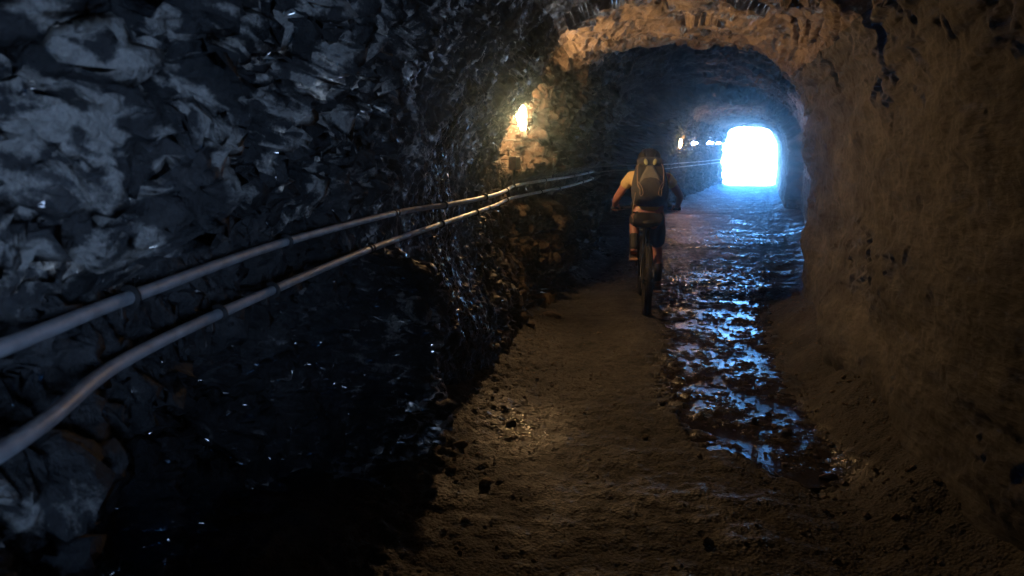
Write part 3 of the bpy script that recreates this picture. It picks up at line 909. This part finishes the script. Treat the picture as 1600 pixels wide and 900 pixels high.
# ------------------------------------------------------------------ bicycle (local: x right, y forward, z up; origin under the rear wheel)
bx, by = un(1009, 491, 0.0)
BZ = floor_z(bx, by) + 0.004
HEAD = R(-7)
bike = empty('bicycle', (bx, by, BZ), (0, R(0.5), HEAD))
tag(bike, 'dark mountain bike ridden away from the camera down the tunnel', 'bicycle')
MAT_TYRE = simple('black_rubber', (0.022, 0.021, 0.020), 0.75, var=0.4, scale=60, bump=0.002)
MAT_FRAME = simple('dark_frame_paint', (0.025, 0.027, 0.03), 0.3, 0.2, var=0.2)
MAT_ALU = simple('brushed_alloy', (0.4, 0.4, 0.41), 0.35, 0.9, var=0.3)
MAT_BLACK = simple('black_parts', (0.02, 0.02, 0.02), 0.5)
WR = 0.345
def wheel(y, name='wheel', disc=True):
    bm = bmesh.new()     # hub is the wheel's own mesh
    rot = Matrix.Rotation(math.pi / 2, 4, 'Y')
    T = Matrix.Translation((0, y, WR))
    lathe(bm, [(0.0001, -.068), (.010, -.068), (.012, -.05), (.028, -.045), (.028, -.038), (.016, -.034), (.016, .034), (.028, .038), (.028, .045), (.012, .05), (.010, .068), (0.0001, .068)], 14, T @ rot)
    w = link(name, bm_mesh(bm, 'hub'), MAT_BLACK, bike)
    bm = bmesh.new()     # tyre with knobs
    n = 60
    ring = [Vector((0, y + (WR - 0.032) * math.cos(2 * math.pi * k / n), WR + (WR - 0.032) * math.sin(2 * math.pi * k / n))) for k in range(n)]
    tube(bm, ring, 0.035, 12, closed=True)
    for k in range(72):
        a = 2 * math.pi * k / 72
        for xo, ro in ((-0.018, -0.002), (0.0, 0.003), (0.018, -0.002), (-0.032, -0.014), (0.032, -0.014)):
            if abs(xo) < 0.001 and k % 2: continue
            rr = WR - 0.002 + ro
            m = Matrix.Rotation(a, 3, 'X')
            box(bm, Vector((xo, y + rr * math.cos(a), WR + rr * math.sin(a))), (0.011, 0.010, 0.013), m)
    link('tyre', bm_mesh(bm, 'tyre', False), MAT_TYRE, w)
    bm = bmesh.new()
    ring = [Vector((0, y + (WR - 0.066) * math.cos(2 * math.pi * k / n), WR + (WR - 0.066) * math.sin(2 * math.pi * k / n))) for k in range(n)]
    tube(bm, ring, 0.013, 8, closed=True, sx=1.0, sy=1.0)
    link('rim', bm_mesh(bm, 'rim'), MAT_BLACK, w)
    bm = bmesh.new()
    for k in range(28):
        a = 2 * math.pi * k / 28
        s_ = 1 if k % 2 else -1
        b_ = a + (0.35 if k % 4 < 2 else -0.35)
        tube(bm, [(s_ * 0.04, y + 0.026 * math.cos(b_), WR + 0.026 * math.sin(b_)), (0, y + (WR - 0.075) * math.cos(a), WR + (WR - 0.075) * math.sin(a))], 0.0013, 4)
    link('spokes', bm_mesh(bm, 'spokes'), MAT_ALU, w)
    bm = bmesh.new()
    lathe(bm, [(0.03, 0), (0.08, 0), (0.08, 0.002), (0.03, 0.002), (0.03, 0)], 24, Matrix.Translation((-0.055, y, WR)) @ rot)
    link('brake_disc', bm_mesh(bm, 'brake_disc', False), MAT_ALU, w)
    return w
wheel(0.0)
wheel(1.14)
BB = Vector((0, .43, .33)); SC = Vector((0, .285, .74)); HT = Vector((0, .80, .93)); HB = Vector((0, .845, .80))
bm = bmesh.new()
tube(bm, [BB, SC], 0.017, 10); tube(bm, [SC + Vector((0, .01, -.03)), HT + Vector((0, -.0, -.03))], 0.018, 10)
tube(bm, [BB, HB], 0.024, 10); tube(bm, [HT, HB], 0.022, 10)
for s in (-1, 1):
    tube(bm, catmull([BB + Vector((s * .03, -.01, 0)), (s * .055, .22, .33), (s * .068, 0, WR)], 5), 0.010, 8)
    tube(bm, catmull([SC + Vector((s * .015, -.01, -.05)), (s * .05, .18, .58), (s * .068, 0, WR)], 5), 0.008, 8)
tube(bm, [BB - Vector((.04, 0, 0)), BB + Vector((.04, 0, 0))], 0.024, 12)
link('frame', bm_mesh(bm, 'frame'), MAT_FRAME, bike)
bm = bmesh.new()
for s in (-1, 1): tube(bm, [(s * .062, 1.14, WR), (s * .062, .93, .76)], [0.02, 0.017], 10)
tube(bm, [(-.075, .905, .77), (.075, .905, .77)], 0.022, 10); tube(bm, [HB, (0, .90, .76)], .02, 8)
link('fork', bm_mesh(bm, 'fork'), MAT_FRAME, bike)
bm = bmesh.new()
tube(bm, [HT, HT + Vector((0, .0, .05)), HT + Vector((0, .05, .075))], 0.017, 10)
HBAR = Vector((0, .84, 1.00))
tube(bm, catmull([(-.37, .80, 1.02), (-.15, .83, 1.02), (-.05, .85, 1.0), (.05, .85, 1.0), (.15, .83, 1.02), (.37, .80, 1.02)], 5), 0.0145, 10)
link('handlebar', bm_mesh(bm, 'handlebar'), MAT_BLACK, bike)
for s in (-1, 1):
    tube_obj('grip', [(s * .245, .818, 1.02), (s * .375, .80, 1.02)], 0.0175, MAT_TYRE, bike)
    tube_obj('brake_lever', catmull([(s * .215, .83, 1.015), (s * .24, .875, 1.0), (s * .32, .875, .985)], 5), 0.006, MAT_ALU, bike)
tube_obj('seat_post', [SC - Vector((0, -.01, .04)), (0, .225, .90)], 0.0145, MAT_BLACK, bike)
bm = bmesh.new()
rows = []
for y, w, z in ((.08, .045, .915), (.095, .070, .925), (.15, .072, .93), (.21, .048, .925), (.28, .026, .922), (.345, .018, .918), (.36, .008, .91)):
    rows.append([bm.verts.new((w * math.cos(a), y, z + (.022 if math.sin(a) > 0 else .03) * math.sin(a))) for a in [2 * math.pi * k / 12 for k in range(12)]])
for A, B in zip(rows, rows[1:]):
    for k in range(12): bm.faces.new((A[k], A[(k + 1) % 12], B[(k + 1) % 12], B[k]))
bm.faces.new(rows[0]); bm.faces.new(rows[-1][::-1])
link('saddle', bm_mesh(bm, 'saddle'), MAT_BLACK, bike)
bm = bmesh.new()
rotY = Matrix.Rotation(math.pi / 2, 4, 'Y')
lathe(bm, [(.075, 0), (.088, 0), (.088, .004), (.075, .004), (.075, 0)], 28, Matrix.Translation((.048, BB.y, BB.z)) @ rotY)
link('chainring', bm_mesh(bm, 'chainring', False), MAT_ALU, bike)
bm = bmesh.new()
lathe(bm, [(.0001, .002), (.05, .0), (.05, .004), (.0001, .004)], 20, Matrix.Translation((.048, 0, WR)) @ rotY)
link('cassette', bm_mesh(bm, 'cassette', False), MAT_ALU, bike)
bm = bmesh.new()
tube(bm, [(.05, BB.y, BB.z + .086), (.05, 0, WR + .05)], 0.004, 5); tube(bm, [(.05, BB.y, BB.z - .086), (.05, .03, WR - .12), (.05, 0.0, WR - .05)], 0.004, 5)
link('chain', bm_mesh(bm, 'chain'), MAT_CLAMP, bike)
bm = bmesh.new()
box(bm, Vector((.062, .0, WR - .055)), (.018, .03, .05), bevel=.004); box(bm, Vector((.058, .025, WR - .11)), (.012, .022, .085), bevel=.004)
link('derailleur', bm_mesh(bm, 'derailleur', False), MAT_BLACK, bike)
CR = 0.17
ca = R(96)
PED = {}
for s, ang in ((-1, ca), (1, ca + math.pi)):
    e = Vector((s * .075, BB.y + CR * math.cos(ang), BB.z + CR * math.sin(ang)))
    bm = bmesh.new(); tube(bm, [(s * .06, BB.y, BB.z), e], [0.016, 0.012], 8, sx=.7)
    link('crank', bm_mesh(bm, 'crank'), MAT_BLACK, bike)
    bm = bmesh.new(); box(bm, e + Vector((s * .06, 0, 0)), (.09, .085, .018), bevel=.005); tube(bm, [e, e + Vector((s * .06, 0, 0))], .007, 8)
    link('pedal', bm_mesh(bm, 'pedal', False), MAT_BLACK, bike)
    PED[s] = e + Vector((s * .055, 0, .012))

# ------------------------------------------------------------------ rider
MAT_SKIN = simple('skin', (0.31, 0.145, 0.088), 0.5, var=0.12, scale=12)
MAT_SHIRT = simple('yellow_shirt', (0.52, 0.40, 0.09), 0.85, var=0.15, scale=20, bump=0.003)
MAT_SHORTS = simple('black_shorts', (0.018, 0.018, 0.02), 0.75, var=0.3, scale=15, bump=0.004)
MAT_SOCK = simple('dark_guard', (0.02, 0.02, 0.022), 0.7, var=0.3)
MAT_SHOE = simple('shoe', (0.10, 0.07, 0.05), 0.7, var=0.5, scale=18)
MAT_SOLE = simple('tan_sole', (0.40, 0.24, 0.12), 0.7)
MAT_HELMET = simple('dark_helmet', (0.018, 0.018, 0.02), 0.35, var=0.2)
MAT_HAIR = simple('brown_hair', (0.05, 0.03, 0.018), 0.6, scale=60)

def skin_mesh(name, verts, edges, radii, root=0, sub=2):
    me = bpy.data.meshes.new(name)
    me.from_pydata([Vector(v) for v in verts], edges, [])
    o = bpy.data.objects.new(name, me); COL.objects.link(o)
    sk = o.modifiers.new('skin', 'SKIN')
    sk.use_smooth_shade = True
    lay = me.skin_vertices[0].data
    for i, r in enumerate(radii):
        lay[i].radius = r if isinstance(r, tuple) else (r, r)
        lay[i].use_root = (i == root)
    ss = o.modifiers.new('sub', 'SUBSURF'); ss.levels = sub; ss.render_levels = sub
    dg = bpy.context.evaluated_depsgraph_get()
    ev = o.evaluated_get(dg)
    out = bpy.data.meshes.new_from_object(ev)
    bpy.data.objects.remove(o); bpy.data.meshes.remove(me)
    out.name = name
    out.shade_smooth()
    return out

person = empty('person', (bx, by, BZ), (0, R(0.5), HEAD))
tag(person, 'person cycling away in yellow shirt, black shorts and dark helmet', 'person')
pel = (0, .19, 1.00); wst = (0, .27, 1.13); cst = (0, .39, 1.28); nek = (0, .47, 1.405); hdb = (0, .52, 1.48); hdc = (0, .555, 1.56)
LSH, RSH = (-.185, .45, 1.365), (.185, .46, 1.375)
LEL, REL = (-.325, .53, 1.135), (.345, .60, 1.165)
LWR, RWR = (-.335, .735, 1.055), (.335, .745, 1.06)
LHD, RHD = (-.325, .79, 1.045), (.325, .79, 1.045)
LHP, RHP = (-.095, .20, .955), (.095, .20, .955)
LAN = PED[-1] + Vector((0, -.055, .085)); RAN = PED[1] + Vector((0, -.055, .085))
LKN = Vector((-.125, .565, .915)); RKN = Vector((.115, .475, .655))
LTO = PED[-1] + Vector((0, .07, .035)); RTO = PED[1] + Vector((0, .07, .035))
def lp(a, b_, t): return tuple(Vector(a).lerp(Vector(b_), t))
V_ = []; E_ = []; R_ = []
def addv(p_, r, par=None):
    V_.append(tuple(p_)); R_.append(r)
    if par is not None: E_.append((par, len(V_) - 1))
    return len(V_) - 1
ip = addv(pel, (.125, .092)); iw = addv(wst, (.135, .10), ip); ic = addv(cst, (.16, .115), iw); in_ = addv(nek, .065, ic); ih = addv(hdb, .065, in_); i2 = addv(hdc, (.078, .095), ih); i3 = addv((0, .565, 1.60), .06, i2)
addv((0, .655, 1.535), .018, i2)                # nose
addv((-.085, .555, 1.54), .014, i2); addv((.085, .555, 1.54), .014, i2)   # ears
for sh, el, wr, hd in ((LSH, LEL, LWR, LHD), (RSH, REL, RWR, RHD)):
    a = addv(sh, .058, ic); b_ = addv(lp(sh, el, .5), .048, a); c = addv(el, .040, b_); e_ = addv(lp(el, wr, .35), .040, c); f = addv(wr, .026, e_); addv(hd, (.036, .020), f)
for hp, kn, an, to in ((LHP, LKN, LAN, LTO), (RHP, RKN, RAN, RTO)):
    a = addv(hp, .090, ip); b_ = addv(lp(hp, kn, .5), .075, a); c = addv(kn, .055, b_); e_ = addv(lp(kn, an, .32) , .056, c); e2_ = addv(lp(kn, an, .65), .043, e_); f = addv(an, .036, e2_); addv(to, .032, f)
body = skin_mesh('body', V_, E_, R_, 0, 2)
# fingers: five bent tapering chains closing round each grip, joined into the body mesh
bm = bmesh.new(); bm.from_mesh(body)
for s, hd in ((-1, LHD), (1, RHD)):
    c = Vector(hd)
    g = Vector((hd[0], .806, 1.02))
    for k, (L, dx) in enumerate(((.9, -.030), (1.0, -.010), (1.0, .011), (.8, .031))):
        xk = c.x + s * dx
        tube(bm, catmull([(xk, c.y - .005, c.z + .002), (xk, g.y + .012, g.z + .030), (xk, g.y + .032, g.z + .008), (xk, g.y + .022, g.z - .024 * L), (xk, g.y - .002, g.z - .030 * L)], 3), [.0098] * 4 + [.0092] * 4 + [.0085] * 3 + [.0078, .0055], 7)
    tube(bm, catmull([(c.x - s * .02, c.y - .02, c.z - .003), (c.x - s * .042, c.y + .0, c.z - .022), (c.x - s * .045, g.y + .012, g.z - .026)], 4), [.0115] * 3 + [.011] * 3 + [.0098, .009, .006], 7)
body = bm_mesh(bm, 'body')
link('body', body, MAT_SKIN, person)
for s in (-1, 1):
    bm = bmesh.new(); bmesh.ops.create_uvsphere(bm, u_segments=10, v_segments=8, radius=.011)
    for v in bm.verts: v.co += Vector((s * .032, .64, 1.56))
    link('eye', bm_mesh(bm, 'eye'), simple('eye_white', (.7, .7, .68), .3), person)
# shirt
V_, E_, R_ = [], [], []
ip = addv((0, .185, .99), (.160, .124)); iw = addv(wst, (.148, .112), ip); ic = addv(cst, (.172, .128), iw); addv((0, .45, 1.385), .085, ic)
for sh, el in ((LSH, LEL), (RSH, REL)):
    a = addv(sh, .070, ic); addv(lp(sh, el, .30), .064, a); addv(lp(sh, el, .50), .060, len(V_) - 1)
link('shirt', skin_mesh('shirt', V_, E_, R_, 0, 2), MAT_SHIRT, person)
# shorts
V_, E_, R_ = [], [], []
ip = addv((0, .185, .955), (.152, .118)); addv((0, .19, .985), (.146, .112), ip)
for hp, kn, t2 in ((LHP, LKN, .74), (RHP, RKN, 1.0)):
    a = addv(hp, .104, ip); b_ = addv(lp(hp, kn, .45), .092, a); addv(lp(hp, kn, t2), .080, b_)
link('shorts', skin_mesh('shorts', V_, E_, R_, 0, 2), MAT_SHORTS, person)
for kn, an in ((LKN, LAN), (RKN, RAN)):
    link('shin_guard', skin_mesh('shin_guard', [lp(kn, an, .40), lp(kn, an, .65), lp(kn, an, .98)], [(0, 1), (1, 2)], [.062, .052, .043], 0, 2), MAT_SOCK, person)
for pd, an in ((PED[-1], LAN), (PED[1], RAN)):
    sh = link('shoe', skin_mesh('shoe', [tuple(Vector(an) + Vector((0, -.01, .0))), tuple(pd + Vector((0, -.085, .045))), tuple(pd + Vector((0, .03, .042))), tuple(pd + Vector((0, .125, .03)))], [(0, 1), (1, 2), (2, 3)], [.046, (.042, .042), (.044, .040), (.034, .026)], 1, 2), MAT_SHOE, person)
    bm = bmesh.new(); box(bm, pd + Vector((0, .02, .008)), (.088, .27, .018), bevel=.007)
    link('sole', bm_mesh(bm, 'sole', False), MAT_SOLE, sh)
# helmet with ribs
bm = bmesh.new()
hc = Vector((0, .545, 1.545))
rings = []
for i in range(9):
    ph = -0.18 * math.pi + (0.68 * math.pi) * i / 8
    r = math.cos(ph); z = math.sin(ph)
    rings.append([bm.verts.new(hc + Vector((0.120 * r * math.cos(a) * (1 + .035 * math.cos(7 * a)), .135 * r * math.sin(a), .118 * z + .012 * math.cos(5 * a) * r * (i > 2) ))) for a in [2 * math.pi * k / 28 for k in range(28)]])
for A, B in zip(rings, rings[1:]):
    for k in range(28): bm.faces.new((A[k], A[(k + 1) % 28], B[(k + 1) % 28], B[k]))
bm.faces.new(rings[-1])
hl = link('helmet', bm_mesh(bm, 'helmet'), MAT_HELMET, person)
for k in range(-2, 3):
    pts = []
    for i in range(9):
        a = R(-25) + R(190) * i / 8
        pts.append(hc + Vector((k * .034 * (0.7 + .3 * math.sin(a)), -.128 * math.cos(a), .112 * math.sin(a) * (1 - .04 * k * k) + .006)))
    bm = bmesh.new(); tube(bm, pts, .007, 6)
    link('rib', bm_mesh(bm, 'rib'), MAT_HELMET, hl)

# ------------------------------------------------------------------ backpack on the rider's back
MAT_PACK = simple('dark_pack_cloth', (0.042, 0.042, 0.044), 0.85, var=0.3, scale=18, bump=0.004)
MAT_PANEL = simple('olive_grey_panel', (0.14, 0.14, 0.105), 0.85, var=0.2, scale=18, bump=0.003)
MAT_STRAP = simple('tan_webbing', (0.22, 0.17, 0.10), 0.8)
MAT_PATCH = simple('pale_green_patch', (0.33, 0.36, 0.16), 0.6)
pack = empty('backpack', (bx, by, BZ), (0, R(0.5), HEAD))
tag(pack, 'dark backpack with olive panel, two pale green ovals and tan straps', 'backpack')
up = (Vector((0, .47, 1.42)) - Vector((0, .20, 1.06))).normalized()      # along the back
back = Vector((0, -up.z, up.y))                                           # away from the back
o0 = Vector((0, .115, 1.10))
def pk(x, h, dpt): return o0 + Vector((x, 0, 0)) + up * h + back * dpt
bm = bmesh.new()
rows = []
for h, w, dp in ((-.01, .11, .05), (.0, .155, .10), (.05, .180, .145), (.15, .188, .165), (.25, .175, .16), (.34, .158, .145), (.42, .145, .125), (.49, .125, .095), (.53, .08, .05)):
    ring = []
    for k in range(24):
        a = 2 * math.pi * k / 24
        c_, s_ = math.cos(a), math.sin(a)
        ex = .62
        ring.append(bm.verts.new(pk(w * math.copysign(abs(c_) ** ex, c_), h, -.02 + dp * (0.5 + 0.5 * math.copysign(abs(s_) ** ex, s_)))))
    rows.append(ring)
for A, B in zip(rows, rows[1:]):
    for k in range(24): bm.faces.new((A[k], A[(k + 1) % 24], B[(k + 1) % 24], B[k]))
bm.faces.new(rows[0][::-1]); bm.faces.new(rows[-1])
link('pack_body', bm_mesh(bm, 'pack_body'), MAT_PACK, pack)
def shell(name, outline, bulge, mat, thick=.012):
    """padded panel over the pack: outline of (x, h, depth)"""
    bm = bmesh.new()
    n = len(outline)
    cx_ = sum(q[0] for q in outline) / n; ch = sum(q[1] for q in outline) / n; cd = sum(q[2] for q in outline) / n
    lv = []
    for f, dz in ((1.0, 0), (1.0, thick), (.75, thick + bulge * .6), (.4, thick + bulge), (.0, thick + bulge * 1.1)):
        if f == 0: lv.append([bm.verts.new(pk(cx_, ch, cd + dz))])
        else: lv.append([bm.verts.new(pk(cx_ + (q[0] - cx_) * f, ch + (q[1] - ch) * f, cd + (q[2] - cd) * f + dz)) for q in outline])
    for A, B in zip(lv, lv[1:]):
        for k in range(n):
            if len(B) == 1: bm.faces.new((A[k], A[(k + 1) % n], B[0]))
            else: bm.faces.new((A[k], A[(k + 1) % n], B[(k + 1) % n], B[k]))
    return link(name, bm_mesh(bm, name), mat, pack)
shell('front_panel', [(-.105, .10, .150), (-.11, .17, .150), (-.085, .25, .145), (-.05, .33, .13), (-.025, .41, .112), (.025, .41, .112), (.05, .33, .13), (.085, .25, .145), (.11, .17, .150), (.105, .10, .150)], .01, MAT_PANEL)
shell('lower_pocket', [(-.115, -.0, .105), (-.12, .08, .16), (-.10, .15, .168), (-.06, .195, .168), (0, .21, .166), (.06, .195, .168), (.10, .15, .168), (.12, .08, .16), (.115, -.0, .105), (0, -.02, .09)], .03, MAT_PACK)
shell('top_lid', [(-.13, .40, .118), (-.135, .47, .10), (-.09, .53, .06), (0, .545, .05), (.09, .53, .06), (.135, .47, .10), (.13, .40, .118), (0, .385, .125)], .02, MAT_PACK)
for s in (-1, 1):
    ring = []
    for k in range(14):
        a = 2 * math.pi * k / 14
        x = .045 * s + .020 * math.cos(a) + s * .006 * math.sin(a); h = .415 + .038 * math.sin(a)
        ring.append((x, h, .148))
    shell('green_patch', ring, .004, MAT_PATCH, .008)
    # compression straps and loose webbing loops
    bm = bmesh.new()
    tube(bm, catmull([pk(s * .10, .44, .11), pk(s * .125, .36, .15), pk(s * .13, .25, .17), pk(s * .125, .12, .175), pk(s * .10, .06, .18)], 5), .004, 6, sx=1.5)
    tube(bm, catmull([pk(s * .125, .16, .175), pk(s * .09, .08, .20), pk(s * .075, .0, .20), pk(s * .10, -.02, .19), pk(s * .105, .06, .19)], 5), .004, 6)
    link('side_strap', bm_mesh(bm, 'side_strap'), MAT_STRAP, pack)
    bm = bmesh.new()
    tube(bm, catmull([pk(s * .10, .40, 0), pk(s * .11, .42, -.06), (s * .125, .53, 1.43), (s * .13, .585, 1.33), (s * .125, .50, 1.2), pk(s * .14, .06, -.01)], 6), .010, 6, sx=2.0)
    link('shoulder_strap', bm_mesh(bm, 'shoulder_strap'), MAT_PACK, pack)
for s_ in (-1, 1):
    tube_obj('hip_belt', catmull([pk(s_ * .15, .05, .04), (s_ * .175, .22, 1.08), (s_ * .12, .33, 1.07), (s_ * .01, .365, 1.07)], 6), .008, MAT_PACK, pack, 6, sy=2)
bm = bmesh.new()
tube(bm, catmull([pk(-.145, .05, .14), (-.165, .02, 1.07), (-.16, .05, .98), (-.158, .06, .93)], 5), .005, 6)
link('loose_strap', bm_mesh(bm, 'loose_strap'), MAT_STRAP, pack)

# ------------------------------------------------------------------ dusty damp air of the tunnel
bm = bmesh.new()
bmesh.ops.create_cube(bm, size=1)
for v in bm.verts: v.co = Vector((v.co.x * 150 + 5, v.co.y * 150 + 15, v.co.z * 18.0 + 7.4))
MAT_HAZE = bpy.data.materials.new('haze')
MAT_HAZE.use_nodes = True
nt = MAT_HAZE.node_tree
nt.nodes.remove(nt.nodes['Principled BSDF'])
pv = nt.nodes.new('ShaderNodeVolumePrincipled')
pv.inputs['Color'].default_value = (0.55, 0.78, 1.0, 1)
pv.inputs['Density'].default_value = 0.0045
pv.inputs['Anisotropy'].default_value = 0.955
nt.links.new(pv.outputs[0], nt.nodes['Material Output'].inputs['Volume'])
if USE_HAZE:
    tag(link('haze', bm_mesh(bm, 'haze', False), MAT_HAZE), 'thin damp air filling the tunnel', kind='stuff')
